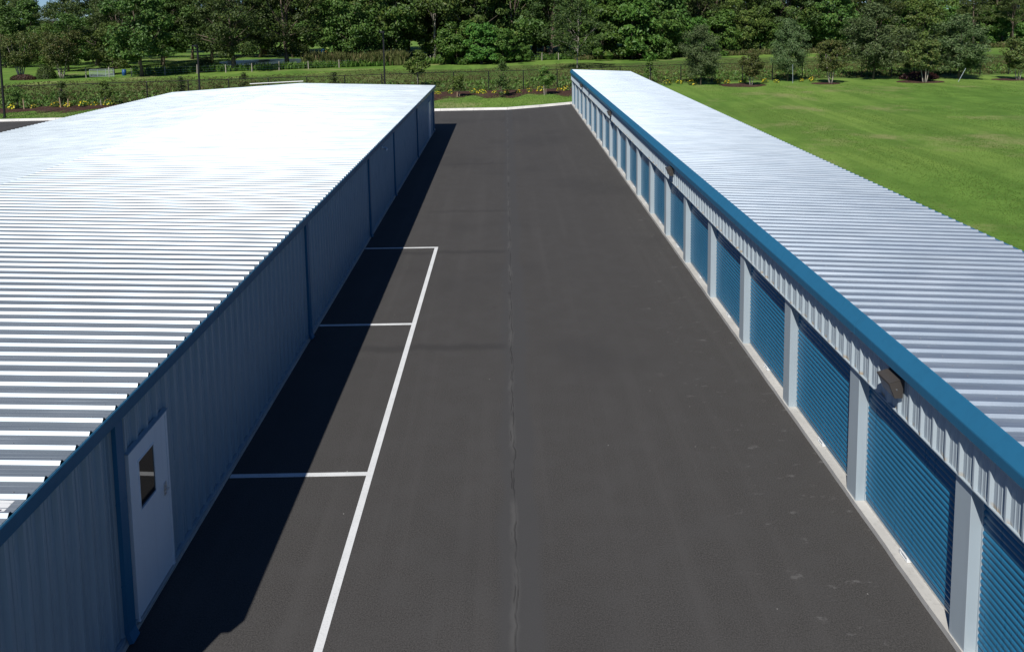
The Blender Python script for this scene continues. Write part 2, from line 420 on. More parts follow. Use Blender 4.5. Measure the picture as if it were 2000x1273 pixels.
# roof: deck under the sheets, then one ribbed sheet every three feet on each slope
deck = MB().prism_y([(LX+.02, LZ_E-.05), (LX+.02, LZ_E-.012), (LR, LZ_R-.012), (LL+.02, LZ_L-.012), (LL+.02, LZ_L-.05), (LR, LZ_R-.05)], LY0, LY1, dz(LY0), dz(LY1))
lroof = at_root(lb, deck.build('roof', M['steel']))
rng = np.random.default_rng(3)
pr = rib_profile(3, .041, .030, .024, .0022)
near_m, far_m = [], []
for v in range(5):
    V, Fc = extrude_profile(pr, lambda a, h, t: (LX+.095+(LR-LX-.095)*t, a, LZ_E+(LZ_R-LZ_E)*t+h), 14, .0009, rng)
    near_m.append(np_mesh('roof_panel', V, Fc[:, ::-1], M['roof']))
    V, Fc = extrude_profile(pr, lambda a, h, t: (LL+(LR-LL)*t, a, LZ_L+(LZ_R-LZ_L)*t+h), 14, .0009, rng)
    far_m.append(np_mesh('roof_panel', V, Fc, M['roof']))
ny = int(round((LY1-LY0)/SHEET)); stepL = (LY1-LY0)/ny
for k in range(ny):
    yy = LY0+k*stepL
    for ms in (near_m, far_m):
        o = link('roof_panel', ms[(k*3+(k//4)) % 5], lroof); o.location = (0, yy, dz(yy)+random.uniform(-.001, .001)); o.scale = (1, stepL/SHEET, 1)
rc = MB()
rc.prism_y([(LR-.16, LZ_R+.012), (LR-.15, LZ_R+.020), (LR, LZ_R+.034), (LR+.15, LZ_R+.020), (LR+.16, LZ_R+.012)], LY0, LY1, dz(LY0), dz(LY1))
# fasteners, a row over every roof beam
def screws(xs, zf, y0, y1, root, mat):
    V = []; Fc = []; s = .011
    yy = y0
    while yy < y1:
        for x in xs:
            for fy in (.02,):
                px, py, pz = x+random.uniform(-.02, .02), yy+fy+random.uniform(-.006, .006), zf(x)+dz(yy)
                i = len(V)
                V += [(px-s, py-s, pz), (px+s, py-s, pz), (px+s, py+s, pz), (px-s, py+s, pz), (px, py, pz+.014)]
                Fc += [(i, i+1, i+4), (i+1, i+2, i+4), (i+2, i+3, i+4), (i+3, i, i+4)]
        yy += PITCH_R
    return tag(link('screw_heads', np_mesh('screw_heads', V, Fc, mat), root), kind='stuff')
screws([LX-.10]+[LX-.75-1.52*i for i in range(7)], lambda x: LZ_E+(LZ_R-LZ_E)*(x-LX)/(LR-LX)+.002, LY0, 30, lroof, M['screw'])
# torn paper label left on a sheet by the eave
stk = MB()
def on_roof(x, y): return (x, y, LZ_E+(LZ_R-LZ_E)*(x-LX)/(LR-LX)+dz(y)+.0075)
stk.quad(on_roof(-5.80, 7.37), on_roof(-5.47, 7.37), on_roof(-5.47, 7.55), on_roof(-5.74, 7.56))
lab = stk.build('paper_label', M['white'], lroof); mk = MB()
for k in range(5):
    x = -5.74+.05*k; a, b, c, d = on_roof(x, 7.385), on_roof(x+.03, 7.385), on_roof(x+.03, 7.405), on_roof(x, 7.405)
    mk.quad(*[(q[0], q[1], q[2]+.002) for q in (a, b, c, d)])
tag(mk.build('print_marks', M['screw'], lroof), kind='stuff')
# gutter on the near eave, in lengths
def gutter_lengths(prof, y0, y1, L, parent, mat, name='gutter_section'):
    yy = y0; k = 0
    while yy < y1-.1:
        ye = min(y1, yy+L); g = .010
        o = .003*(k % 2)+random.uniform(-.0015, .0015)
        MB().prism_y([(x+o, z) for x, z in prof], yy, ye-g, dz(yy), dz(ye)).build(name, mat, parent)
        yy = ye; k += 1
gp = [(LX+.06, 3.545), (LX+.085, 3.552), (LX+.165, 3.485), (LX+.165, 3.455), (LX+.115, 3.315), (LX+.10, 3.295), (LX+.01, 3.290), (LX+.01, 3.31), (LX+.06, 3.33)]
gp = [(LX+.145, 3.535), (LX+.160, 3.550), (LX+.172, 3.535), (LX+.125, 3.315), (LX+.11, 3.295), (LX+.005, 3.29), (LX+.005, 3.43)]
lg = at_root(lb, MB().prism_y([(LX-.03, 3.30), (LX-.03, 3.42), (LX+.004, 3.42), (LX+.004, 3.30)], LY0, LY1, dz(LY0), dz(LY1)).build('gutter', M['blue']))
gutter_lengths(gp, LY0-.03, LY1+.03, 6.1, lg, M['blue'])
# downspouts with kicked-out feet
for y in (9.50, 18.98, 27.87, 34.25, 43.33, 52.9):
    w = .090; d = .062; b = MB(); z1 = 3.31+dz(y)
    b.box(LX+.014, y-w, .20, LX+.014+d, y+w, z1)
    ds = at_root(lb, b.build('downspout', M['blue']))
    e = MB(); x0, x1 = LX+.014, LX+.014+d
    e.v = [(x0, y-w+.003, .199), (x1, y-w+.003, .199), (x1, y+w-.003, .199), (x0, y+w-.003, .199),
           (x0+.05, y-w+.003, .04), (x1+.055, y-w+.003, .06), (x1+.055, y+w-.003, .06), (x0+.05, y+w-.003, .04)]
    e.f = [(0, 1, 5, 4), (1, 2, 6, 5), (2, 3, 7, 6), (3, 0, 4, 7), (4, 5, 6, 7)]
    e.build('elbow', M['blue'], ds).matrix_parent_inverse = Matrix.Identity(4)
    for zz in (.9, 2.1):
        MB().box(LX+.012, y-w-.004, zz, x1+.003, y+w+.004, zz+.03).build('strap', M['blue'], ds)
# personnel doors
def wall_door(y0, y1, z1, glazed):
    X = LX+.046; fr = .05
    b = MB().box(LX-.03, y0, .09, X, y0+fr, z1).box(LX-.03, y1-fr, .09, X, y1, z1).box(LX-.03, y0+fr, z1-fr, X, y1-fr, z1)
    d = at_root(lb, b.build('door', M['white_door']))
    wy0, wy1, wz0, wz1 = y0+.24, y1-.42, 1.60, 2.38
    l = MB(); a, c = LX-.025, X-.008
    if glazed:
        l.box(a, y0+fr+.004, .11, c, wy0, z1-fr-.004).box(a, wy1, .11, c, y1-fr-.004, z1-fr-.004)
        l.box(a, wy0, .11, c, wy1, wz0).box(a, wy0, wz1, c, wy1, z1-fr-.004)
    else: l.box(a, y0+fr+.004, .11, c, y1-fr-.004, z1-fr-.004)
    l.build('leaf', M['white_door'], d)
    if glazed:
        f = .022; x2 = X+.002
        MB().box(c-.02, wy0, wz0, x2, wy0+f, wz1).box(c-.02, wy1-f, wz0, x2, wy1, wz1).box(c-.02, wy0+f, wz0, x2, wy1-f, wz0+f).box(c-.02, wy0+f, wz1-f, x2, wy1-f, wz1).build('window_frame', M['white_door'], d)
        pn = MB().box(c-.03, wy0+f, wz0+f, c-.004, wy1-f, wz1-f)
        pn.v = [(x-(.016 if yv < (wy0+wy1)/2 else 0), yv, z) for x, yv, z in pn.v]
        pn.build('window_pane', M['glass'], d)
    h = MB(); yh = y1-.17
    h.box(X-.008, yh-.035, 1.36, X+.004, yh+.035, 1.56); h.tube([(X, yh, 1.47), (X+.055, yh, 1.47), (X+.055, yh-.11, 1.47)], .011, 8); h.tube([(X, yh, 1.53), (X+.015, yh, 1.53)], .02, 8)
    h.build('handle', M['steel'], d)
    MB().prism_y([(LX-.02, z1+.026), (LX+.058, z1+.012), (LX+.060, z1+.003), (LX-.02, z1+.014)], y0-.03, y1+.03).build('drip_cap', M['siding'], d)
    MB().box(LX-.02, y0, .078, LX+.07, y1, .092).build('threshold', M['steel'], d)
    return d
tag(wall_door(9.74, 10.89, 2.64, True), 'white door with a dark window, beside the nearest downspout')
tag(wall_door(49.9, 51.05, 2.60, False), 'plain white door near the far corner')
# small pale lamp under the gutter
wl_ = MB(); yy = 31.05; zz = 2.98
wl_.box(LX, yy-.07, zz-.07, LX+.04, yy+.07, zz+.07)
lamp = at_root(lb, wl_.build('security_camera', M['camera_white']))
MB().tube([(LX+.03, yy, zz), (LX+.14, yy, zz-.01), (LX+.15, yy, zz-.02)], .025, 8).build('bracket', M['camera_white'], lamp)
MB().tube([(LX+.10, yy+.10, zz-.02), (LX+.24, yy-.10, zz-.07), (LX+.25, yy-.115, zz-.075)], [.055, .055, .045], 10).build('housing', M['camera_white'], lamp)

# ================================================================== RIGHT BUILDING
BAY = 3.048; RY0 = 8.97; N0, N1 = -3, 19
RX = 6.05; RXR = 11.5; RYA = RY0+BAY*N0-.05; RYB = RY0+BAY*N1+.36+.10
RZ_H, RZ_L = 3.505, 3.255
rb = tag(empty('drive_up_storage_building', (RX, RYA, 0)), 'narrow storage building with a row of blue roll-up doors on the right', 'building')
core = MB().prism_y([(RX+.28, .05), (RX+.28, RZ_H-.05), (RXR-.10, RZ_L-.05), (RXR-.10, .05)], RYA+.03, RYB-.03, dz(RYA), dz(RYB))
for i in (0, 3, 4, 7): core.v[i] = (core.v[i][0], core.v[i][1], .05)
rwall = at_root(rb, core.build('wall', M['siding']))
sl = MB(); yy = RYA; L = []
while yy < RYB: L.append(yy); yy += .35
L.append(RYB)
sr = random.Random(4)
out = [(RX-.024+sr.uniform(-.007, .005), q) for q in L]
sl.poly_z(out[::-1]+[(RXR+.1, RYA), (RXR+.1, RYB)][0:2], -.015, .10)
slab = at_root(rb, sl.build('foundation', M['concrete']))
# roll-up door curtain, ribbed
DW = BAY-.335; z0d, z1d = .115, 2.62
zs = []; cp = .098; nc = int((z1d-z0d-.09)/cp)
V = []; Fc = []; prof = []
for k in range(nc):
    b = z0d+.09+k*cp
    prof += [(0, b), (-.006, b+cp*.08), (-.020, b+cp*.26), (-.026, b+cp*.48), (-.024, b+cp*.70), (-.012, b+cp*.90)]
prof.append((0, z0d+.09+nc*cp))
n = len(prof)
V = [(x, .0, z) for x, z in prof]+[(x, DW, z) for x, z in prof]
Fc = [(k, k+1, n+k+1, n+k) for k in range(n-1)]
me_curt = np_mesh('curtain', V, Fc, M['door_blue'], True)
me_bar = MB().box(-.022, .0, z0d-.012, .012, DW, z0d+.022).box(-.012, .0, z0d+.023, .010, DW, z0d+.090).mesh('bottom_bar', M['pillar'])
bb = MB(); bb.box(-.012, .0, z0d+.023, .010, DW, z0d+.090); me_low = bb.mesh('bottom_slat', M['door_blue'])
me_bar = MB().box(-.022, .0, z0d-.012, .012, DW, z0d+.022).mesh('bottom_bar', M['steel'])
lt = MB(); c0 = DW*.50
lt.box(-.085, c0-.11, z0d-.006, -.023, c0+.11, z0d+.006).box(-.085, c0-.11, z0d+.0061, -.065, c0-.08, z0d+.07).box(-.085, c0+.08, z0d+.0061, -.065, c0+.11, z0d+.07).box(-.085, c0-.0799, z0d+.045, -.065, c0+.0799, z0d+.07)
me_latch = lt.mesh('latch', M['white'])
me_guide = MB().box(-.03, .0, z0d, .02, .022, z1d).mesh('guide', M['pillar'])
XD = RX+.185
for i in range(N0, N1):
    yb = RY0+BAY*i+.335
    d = at_root(rb, link('roll_up_door', me_curt)); d.location = (XD, yb, 0)
    link('bottom_slat', me_low, d); link('bottom_bar', me_bar, d); link('latch', me_latch, d); link('guide', me_guide, d); link('guide', me_guide, d).location = (0, DW-.022, 0)
# jamb pillars: folded sheet, a little uneven
pb = MB(); z1p = 2.66
pp = [(RX, .004), (RX+.006, 0.0), (RX+.23, 0.0), (RX+.23, .335), (RX+.006, .335), (RX, .331)]
pb.poly_z([(a-RX, b) for a, b in pp], .098, z1p)
me_pil = pb.mesh('pillar', M['pillar'])
for i in range(N0, N1+1):
    o = at_root(rb, link('pillar', me_pil)); o.location = (RX, RY0+BAY*i, 0); o.rotation_euler = (0, 0, random.uniform(-.006, .006))
# header sheeting above the doors
ph = rib_profile(3, .040, .026, .030, .006)
Vh, Fh = extrude_profile(ph, lambda a, h, t: (-h, a, t*1.06), 1)
me_head = np_mesh('header_panel', Vh, Fh[:, ::-1], M['header'])
hz = 2.49
hb = MB().prism_y([(RX-.004, hz+.035), (RX-.004, hz+.55), (RX+.275, hz+.55), (RX+.275, hz+.035)], RYA, RYB, -.0018*(RYA-8), -.0018*(RYB-8))
header = at_root(rb, hb.build('header', M['siding']))
y = RYA
while y < RYB-.5:
    o = link('header_panel', me_head, header); o.location = (RX-.012, y, hz+.006-.0018*(y-8)); o.scale = (1, 1, (.86+dz(y)+.0018*(y-8))/1.06)
    y += SHEET
sh0, sh1 = -.0018*(RYA-8), -.0018*(RYB-8)
MB().prism_y([(RX-.054, hz-.012), (RX-.054, hz+.004), (RX+.02, hz+.004), (RX+.02, hz-.012)], RYA, RYB, sh0, sh1).build('drip_trim', M['header'], header)
MB().prism_y([(RX+.0201, hz-.004), (RX+.0201, hz+.03), (RX+.23, hz+.03), (RX+.23, hz-.004)], RYA, RYB, sh0, sh1).build('soffit_trim', M['siding'], header)
# eave trim along the high side
ep = [(RX+.022, 3.548), (RX+.010, 3.562), (RX-.006, 3.556), (RX-.152, 3.356), (RX-.157, 3.336), (RX-.150, 3.200), (RX-.140, 3.186), (RX-.02, 3.178), (RX-.02, 3.47)]
rg = at_root(rb, MB().prism_y([(RX-.019, 3.20), (RX-.019, 3.46), (RX+.018, 3.46), (RX+.018, 3.20)], RYA, RYB, dz(RYA), dz(RYB)).build('eave_trim', M['blue']))
gutter_lengths(ep, RYA-.02, RYB+.04, 6.1, rg, M['blue'], 'trim_section')
fl = MB(); yf = 52.5
fl.v = [(RX-.16, yf-.6, 3.24+dz(yf)), (RX-.16, yf+.6, 3.24+dz(yf)), (RX-.24, yf+.1, 3.18+dz(yf)), (RX-.165, yf, 3.30+dz(yf))]; fl.f = [(0, 1, 2), (0, 2, 3), (1, 3, 2)]
tag(fl.build('bent_flap', M['steel'], rg), 'bent strip of bare metal hanging from the trim')
# roof
deck = MB().prism_y([(RX+.024, RZ_H-.05), (RX+.024, RZ_H-.012), (RXR-.02, RZ_L-.012), (RXR-.02, RZ_L-.05)], RYA, RYB, dz(RYA), dz(RYB))
rroof = at_root(rb, deck.build('roof', M['steel']))
rms = []
for v in range(5):
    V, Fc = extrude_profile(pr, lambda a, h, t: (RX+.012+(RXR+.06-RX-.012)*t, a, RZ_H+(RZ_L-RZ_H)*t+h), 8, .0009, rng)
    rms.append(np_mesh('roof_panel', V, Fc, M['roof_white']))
nr = int(round((RYB-RYA)/SHEET)); stepR = (RYB-RYA)/nr
for k in range(nr):
    yy = RYA+k*stepR
    o = link('roof_panel', rms[(k*3+k//4) % 5], rroof); o.location = (0, yy, dz(yy)+random.uniform(-.001, .001)); o.scale = (1, stepR/SHEET, 1)
screws([RX+.5+1.52*i for i in range(4)], lambda x: RZ_H+(RZ_L-RZ_H)*(x-RX)/(RXR-RX)+.002, 9, 24, rroof, M['steel'])
at_root(rb, MB().prism_y([(RXR-.06, RZ_L-.20), (RXR-.06, RZ_L-.016), (RXR+.062, RZ_L-.018), (RXR+.066, RZ_L+.004), (RXR+.115, RZ_L+.002), (RXR+.115, RZ_L-.20)], RYA, RYB, dz(RYA), dz(RYB)).build('low_eave_trim', M['blue']))
for ya, yb in ((RYB-.001, RYB+.03),):
    at_root(rb, MB().prism_y([(RX-.05, RZ_H-.2), (RX-.05, RZ_H+.03), (RXR+.03, RZ_L+.03), (RXR+.03, RZ_L-.2)], ya, yb, dz(yb), dz(yb)).build('rake_trim', M['blue']))
at_root(lb, MB().prism_y([(LX+.10, LZ_E-.2), (LX+.10, LZ_E+.02), (LR, LZ_R+.02), (LL, LZ_L+.02), (LL, LZ_L-.2), (LR, LZ_R-.2)], LY1+.001, LY1+.03, dz(LY1), dz(LY1)).build('rake_trim', M['blue']))
# wall-pack lamps on the header
def wallpack(y, zc):
    x0 = RX-.056; w = .175; h0 = zc-.17
    prof = [(x0, h0+.30), (x0-.20, h0+.245), (x0-.215, h0+.225), (x0-.125, h0), (x0, h0)]
    b = MB().prism_y(prof, y-w, y+w)
    o = at_root(rb, b.build('wall_lamp', M['bronze']))
    MB().quad((x0-.2115, y-w+.012, h0+.205), (x0-.2115, y+w-.012, h0+.205), (x0-.1345, y+w-.012, h0+.012), (x0-.1345, y-w+.012, h0+.012)).build('lens', M['lens'], o)
    MB().prism_y([(x0+.003, h0+.312), (x0-.224, h0+.248), (x0-.226, h0+.226), (x0-.219, h0+.226), (x0-.204, h0+.247), (x0+.003, h0+.302)], y-w-.006, y+w+.006).build('lid', M['bronze'], o)
    MB().tube([(x0-.10, y-w-.008, h0+.14), (x0-.10, y-w+.01, h0+.14)], .012, 6).build('screw', M['steel'], o)
for y, z in ((10.74, 2.97), (26.04, 2.92), (41.6, 2.86), (57.38, 2.86), (-4.6, 2.97)):
    if y > RYA: wallpack(y, z)

# ================================================================== LAWN, BEDS
def smooth(a, b, x):
    t = min(1, max(0, (x-a)/(b-a))); return t*t*(3-2*t)
GZ = .11
lw = MB(); xs = list(np.linspace(-300, -120, 6))[:-1]+list(np.linspace(-120, 13.5, 90))
edge = [(float(x), (curb_y(float(x)) if x > -120 else 57.5)+.258) for x in xs]
for (xa, ya), (xb, yb) in zip(edge, edge[1:]):
    lw.quad((xa, ya, GZ+.03), (xb, yb, GZ+.03), (xb, yb+.6, GZ), (xa, ya+.6, GZ))
    lw.quad((xa, ya+.6, GZ), (xb, yb+.6, GZ), (xb, 420, GZ), (xa, 420, GZ))
yl = edge[-1][1]
for (ya, za), (yb, zb) in (((yl-7, -.018), (yl-3, .02)), ((yl-3, .02), (yl+.6, GZ)), ((yl+.6, GZ), (420, GZ))):
    lw.quad((13.5, ya, za), (320, ya, za), (320, yb, zb), (13.5, yb, zb))
tag(lw.build('lawn', M['lawn']), kind='structure')
FENCE = [(-78, 64.0), (-47, 70.2), (-6.6, 78.9), (5.0, 80.6), (18.3, 84.6), (40, 87.9), (61.2, 89.6), (86, 92.5)]
def fence_y(x):
    for (a, b), (c, d) in zip(FENCE, FENCE[1:]):
        if a <= x <= c: return b+(d-b)*(x-a)/(c-a)
    return FENCE[0][1] if x < FENCE[0][0] else FENCE[-1][1]
vg = MB(); xx = np.linspace(-78, 86, 120)
far_off = [34+.10*x+2.5*math.sin(x*.21)+1.5*math.sin(x*.53+1) for x in xx]
for k in range(len(xx)-1):
    a, b = float(xx[k]), float(xx[k+1])
    vg.quad((a, fence_y(a)-.3, GZ+.006), (b, fence_y(b)-.3, GZ+.006), (b, fence_y(b)+far_off[k+1], GZ+.006), (a, fence_y(a)+far_off[k], GZ+.006))
tag(vg.build('weedy_verge', M['verge']), kind='structure')
# scalloped mulch bed in front of the fence, low and crumbly
def mulch_bed(x0, x1, depth, seed):
    b = MB(); n = int((x1-x0)/.35); r = random.Random(seed); rows = 9; V = []
    for i in range(n+1):
        x = x0+(x1-x0)*i/n
        d = depth*(1+.22*math.sin(x*.9+seed)+.12*math.sin(x*2.3))*min(1, (i+1)/6, (n-i+1)/6)
        for j in range(rows):
            t = j/(rows-1); y = fence_y(x)+.25-d*t-.25*(1 if t > .5 else 0)*0
            z = GZ+.012+(.10*math.sin(math.pi*min(1, .15+t*.85)) + r.uniform(-.03, .03))*(0 if j in (0, rows-1) else 1)
            b.v.append((x+r.uniform(-.08, .08), y+r.uniform(-.05, .05), z if 0 < j < rows-1 else GZ+.009))
    for i in range(n):
        for j in range(rows-1):
            q = i*rows+j; b.f.append((q, q+1, q+rows+1, q+rows))
    return tag(b.build('mulch_bed', M['mulch']), kind='structure')
mulch_bed(-60, -33, 4.6, 1); mulch_bed(-33.4, -9, 4.2, 5); mulch_bed(-9.4, 13, 6.4, 2)
def mulch_ring(x, y, rx, ry, seed):
    r = random.Random(seed); n = 28; b = MB()
    for k, (f, z) in enumerate(((1, .004), (.8, .05), (.45, .09))):
        for i in range(n):
            a = 2*math.pi*i/n; w = f*(1+r.uniform(-.10, .10))
            b.v.append((x+math.cos(a)*rx*w, y+math.sin(a)*ry*w, GZ+z+(r.uniform(-.015, .02) if k else 0)))
    b.v.append((x, y, GZ+.10))
    for k in range(2):
        for i in range(n): b.f.append((k*n+i, k*n+(i+1) % n, (k+1)*n+(i+1) % n, (k+1)*n+i))
    for i in range(n): b.f.append((2*n+i, 2*n+(i+1) % n, 3*n))
    return tag(b.build('mulch_ring', M['mulch']), kind='structure')
for k, a in enumerate([(26.6, 81.4, 2.6, 2.0), (36.3, 81.9, 1.7, 1.2), (47.3, 82.4, 2.6, 1.8), (58.4, 83.2, 2.2, 1.4)]): mulch_ring(*a, k)
pd = MB(); pts = [(-44+9*math.cos(t)*(1+.15*math.sin(3*t)), 134+9*math.sin(t)) for t in np.linspace(0, 2*math.pi, 30)[:-1]]
pd.v = [(float(a), float(b), GZ+.02) for a, b in pts]; pd.f = [tuple(range(len(pts)))]
tag(pd.build('pond', M['water']), kind='structure')

# ================================================================== FOLIAGE
def leaf_quads(P, N, size, rng, aspect=.55):
    n = len(P); N = N/np.linalg.norm(N, axis=1, keepdims=True)
    T = np.cross(N, rng.normal(size=(n, 3))); T /= np.linalg.norm(T, axis=1, keepdims=True)
    B = np.cross(N, T); s = size[:, None]
    bend = N*s*.12
    V = np.stack([P-T*s*.5, P+B*s*.5*aspect+bend, P+T*s*.5, P-B*s*.5*aspect+bend], 1).reshape(-1, 3)
    return V, np.arange(4*n).reshape(n, 4)
def unit(rng, n):
    d = rng.normal(size=(n, 3)); return d/np.linalg.norm(d, axis=1, keepdims=True)
def crown(seed, H, z0, R, shape, ncl, cr, nleaf, ls, mat, squash=.75, droop=0.0, aspect=.55):
    rng = np.random.default_rng(seed)
    t = rng.random(ncl)
    if shape == 'round': rad = np.sqrt(np.clip(1-(2*t*.98-.90)**2, .03, 1))
    elif shape == 'cone': rad = np.clip(1.12-t, .08, 1)*(.75+.25*np.minimum(1, t*6))
    elif shape == 'column': rad = np.clip(1.05-.75*t, .2, 1)
    elif shape == 'vase': rad = .30+.75*np.sqrt(t)*np.clip(1.35-t, .2, 1)
    elif shape == 'mass': rad = np.clip(1.0-.45*t**2, .2, 1)
    ang = rng.random(ncl)*2*math.pi
    lump = 1+.20*np.sin(ang*3+seed)+.14*np.sin(ang*5+t*7+seed*2)
    rr = R*rad*lump*rng.random(ncl)**.42
    C = np.stack([rr*np.cos(ang), rr*np.sin(ang), z0+t*(H-z0)-droop*(rr/R)**2], 1)
    cs = cr*(.6+.8*rng.random(ncl))
    idx = rng.integers(0, ncl, nleaf); d = unit(rng, nleaf); d[:, 2] = d[:, 2]*.8+.12
    rr2 = (.35+.75*rng.random(nleaf)**.6)[:, None]
    P = C[idx]+d*cs[idx][:, None]*rr2*np.array([1, 1, squash])
    P[:, 2] = np.maximum(P[:, 2], .12)
    out = P-np.array([0, 0, z0+(H-z0)*.4]); out /= np.linalg.norm(out, axis=1, keepdims=True)+1e-6
    N = d*.7+out*.35+unit(rng, nleaf)*.75+np.array([0, 0, .25])
    V, Fc = leaf_quads(P, N, ls*(.55+.9*rng.random(nleaf)), rng, aspect)
    return np_mesh('crown', V, Fc, mat), C
def pine_crown(seed, H, z0, R, mat, ntuft=260, per=34):
    rng = np.random.default_rng(seed); t = rng.random(ntuft)**.8
    ang = rng.random(ntuft)*2*math.pi; rad = R*np.clip(1.08-.8*t, .15, 1)*(.35+.65*rng.random(ntuft)**.5)
    C = np.stack([rad*np.cos(ang), rad*np.sin(ang), z0+t*(H-z0)+.05*rad], 1)
    idx = np.repeat(np.arange(ntuft), per); d = unit(rng, len(idx)); d[:, 2] = np.abs(d[:, 2])*.8
    P = C[idx]+d*(.25+.75*rng.random(len(idx)))[:, None]*(.85+.4*rng.random(ntuft)[idx])[:, None]*np.array([1, 1, .6])
    N = unit(rng, len(idx)); V, Fc = leaf_quads(P, N, .55*(.6+.7*rng.random(len(idx))), rng, .22)
    return np_mesh('crown', V, Fc, mat), C
def trunk_mesh(seed, H, r, C, mat, stems=1, spread=.5, nlimb=9, top=.8):
    rng = random.Random(seed); b = MB()
    for s in range(stems):
        a = 2*math.pi*s/stems+rng.random(); o = .12 if stems > 1 else 0
        lean = spread if stems > 1 else .25
        pts = []; n = 7
        for k in range(n):
            t = k/(n-1)
            pts.append((math.cos(a)*(o+lean*t*H*.22)+rng.uniform(-1, 1)*.05*H*.1, math.sin(a)*(o+lean*t*H*.22)+rng.uniform(-1, 1)*.05*H*.1, t*H*top-.05))
        b.tube(pts, [r*(1.35 if k == 0 else 1)*(1-.85*k/(n-1)) for k in range(n)], 7)
    for c in rng.sample([tuple(q) for q in C], min(nlimb, len(C))):
        zb = max(.12*H, c[2]*rng.uniform(.45, .75)); zb = min(zb, H*top*.95)
        f = zb/(H*top); rb_ = max(.02, r*(1-.8*f)*.5)
        mid = (c[0]*.45, c[1]*.45, zb+(c[2]-zb)*.4)
        b.tube([(0, 0, zb), mid, c], [rb_, rb_*.6, rb_*.2], 5)
    return b.mesh('trunk', mat, True)
KIND = {}
def kind(key, cm, tr): KIND.setdefault(key, []).append((cm, tr))
for s in range(4):
    H = 15; c, C = crown(10+s, H, 2.2, 5.2, 'round', 64, 1.35, 9000, .52, M['leaf_broad']); kind('broad', c, trunk_mesh(s, H, .26, C, M['bark'], 1, nlimb=14))
for s in range(3):
    H = 15; c, C = crown(20+s, H, 2.4, 6.0, 'round', 90, 1.15, 12000, .36, M['leaf_oak']); kind('oak', c, trunk_mesh(20+s, H, .36, C, M['bark'], 1, nlimb=18))
for s in range(2):
    H = 17; c, C = pine_crown(30+s, H, 5.0, 3.3, M['leaf_pine']); kind('pine', c, trunk_mesh(30+s, H, .20, C, M['bark'], 1, nlimb=22, top=.97))
for s in range(3):
    H = 7; c, C = crown(40+s, H, .3, 3.4, 'mass', 60, .85, 7000, .42, M['leaf_vine'], .8); kind('thicket', c, trunk_mesh(40+s, H, .12, C, M['bark'], 2, nlimb=8))
for s in range(3):
    H = 6.5; c, C = crown(50+s, H, 1.2, 2.3, 'round', 95, .62, 13000, .22, M['leaf_olive'], .85, .3, .40); kind('olive', c, trunk_mesh(50+s, H, .08, C, M['bark'], 1, nlimb=16))
for s in range(3):
    H = 4.4; c, C = crown(60+s, H, 1.5, 1.75, 'vase', 70, .42, 6500, .20, M['leaf_myrtle'], .8); kind('myrtle', c, trunk_mesh(60+s, H, .055, C, M['pale_bark'], 3, .6, nlimb=10))
for s in range(2):
    H = 6.4; c, C = crown(70+s, H, 2.1, 3.7, 'vase', 80, .70, 7500, .26, M['leaf_myrtle'], .8); kind('big_myrtle', c, trunk_mesh(70+s, H, .10, C, M['pale_bark'], 5, .9, nlimb=14))
for s in range(3):
    H = 3.0; c, C = crown(80+s, H, 1.15, .85, 'round', 26, .34, 2000, .19, M['leaf_young']); kind('sapling', c, trunk_mesh(80+s, H, .030, C, M['pale_bark'], 1, nlimb=7))
for s in range(2):
    H = 2.6; c, C = crown(90+s, H, .15, .55, 'column', 26, .26, 1400, .14, M['leaf_oak']); kind('juniper', c, trunk_mesh(90+s, H, .03, C, M['bark'], 1, nlimb=4))
for s in range(2):
    H = 12; c, C = crown(95+s, H, 1.2, 4.6, 'round', 58, 1.0, 8000, .40, M['leaf_young']); kind('light', c, trunk_mesh(95+s, H, .2, C, M['bark'], 1, nlimb=12))
for s in range(1):
    H = 9; c, C = crown(99+s, H, 1.6, 3.9, 'round', 80, .60, 6500, .24, M['leaf_oak']); kind('airy', c, trunk_mesh(99, H, .10, C, M['pale_bark'], 1, nlimb=20))
tr_rng = random.Random(11)
def tree(name, key, x, y, sc, label, group=None, var=None, cat='tree', bark=None, wide=1.0):
    ks = KIND[key]; cm, tm = ks[tr_rng.randrange(len(ks)) if var is None else var % len(ks)]
    r = empty(name, (x, y, GZ-.02), tr_rng.uniform(0, 6.28), (sc*wide, sc*wide, sc))
    if bark:
        tm = tm.copy(); tm.materials.clear(); tm.materials.append(M[bark])
    link('trunk', tm, r); link('crown', cm, r)
    return tag(r, label, cat, group)
# front of the wood, left to right
tree('broadleaf_tree', 'broad', -53.0, 105.7, .86, 'broadleaf tree standing alone by the white gate, trunk bare at the foot', var=0)
tree('bushy_tree', 'light', -59.4, 110.0, .66, 'light green bushy tree directly behind the white gate', var=0)
tree('crape_myrtle', 'big_myrtle', -69.2, 103.6, 1.0, 'wide crape myrtle above the dark red hedge', var=0)
tree('crape_myrtle', 'big_myrtle', -63.3, 103.5, 1.0, 'wide crape myrtle between the dark red hedge and the white gate', var=1)
tree('oak_tree', 'oak', -42.5, 113.5, 1.02, 'huge dark oak left of the pond', var=0)
tree('oak_tree', 'oak', -36.0, 119.5, 1.05, 'dark oak with bare crooked limbs in front of the pond', var=1)
tree('yellowing_tree', 'light', -30.0, 125.5, 1.15, 'yellow-green tree rising behind the tall brown weeds', var=1)
tree('broadleaf_tree', 'broad', -25.0, 124.0, .90, 'broadleaf tree just left of the middle lamp post', var=1)
tree('pale_trunk_tree', 'broad', -19.4, 128.5, 1.1, 'leafy tree with pale trunk right behind the middle lamp post', var=2, bark='pale_bark')
tree('pale_trunk_tree', 'broad', -12.8, 129.5, 1.1, 'leafy tree with pale trunk left of the vine thicket', var=3, bark='pale_bark')
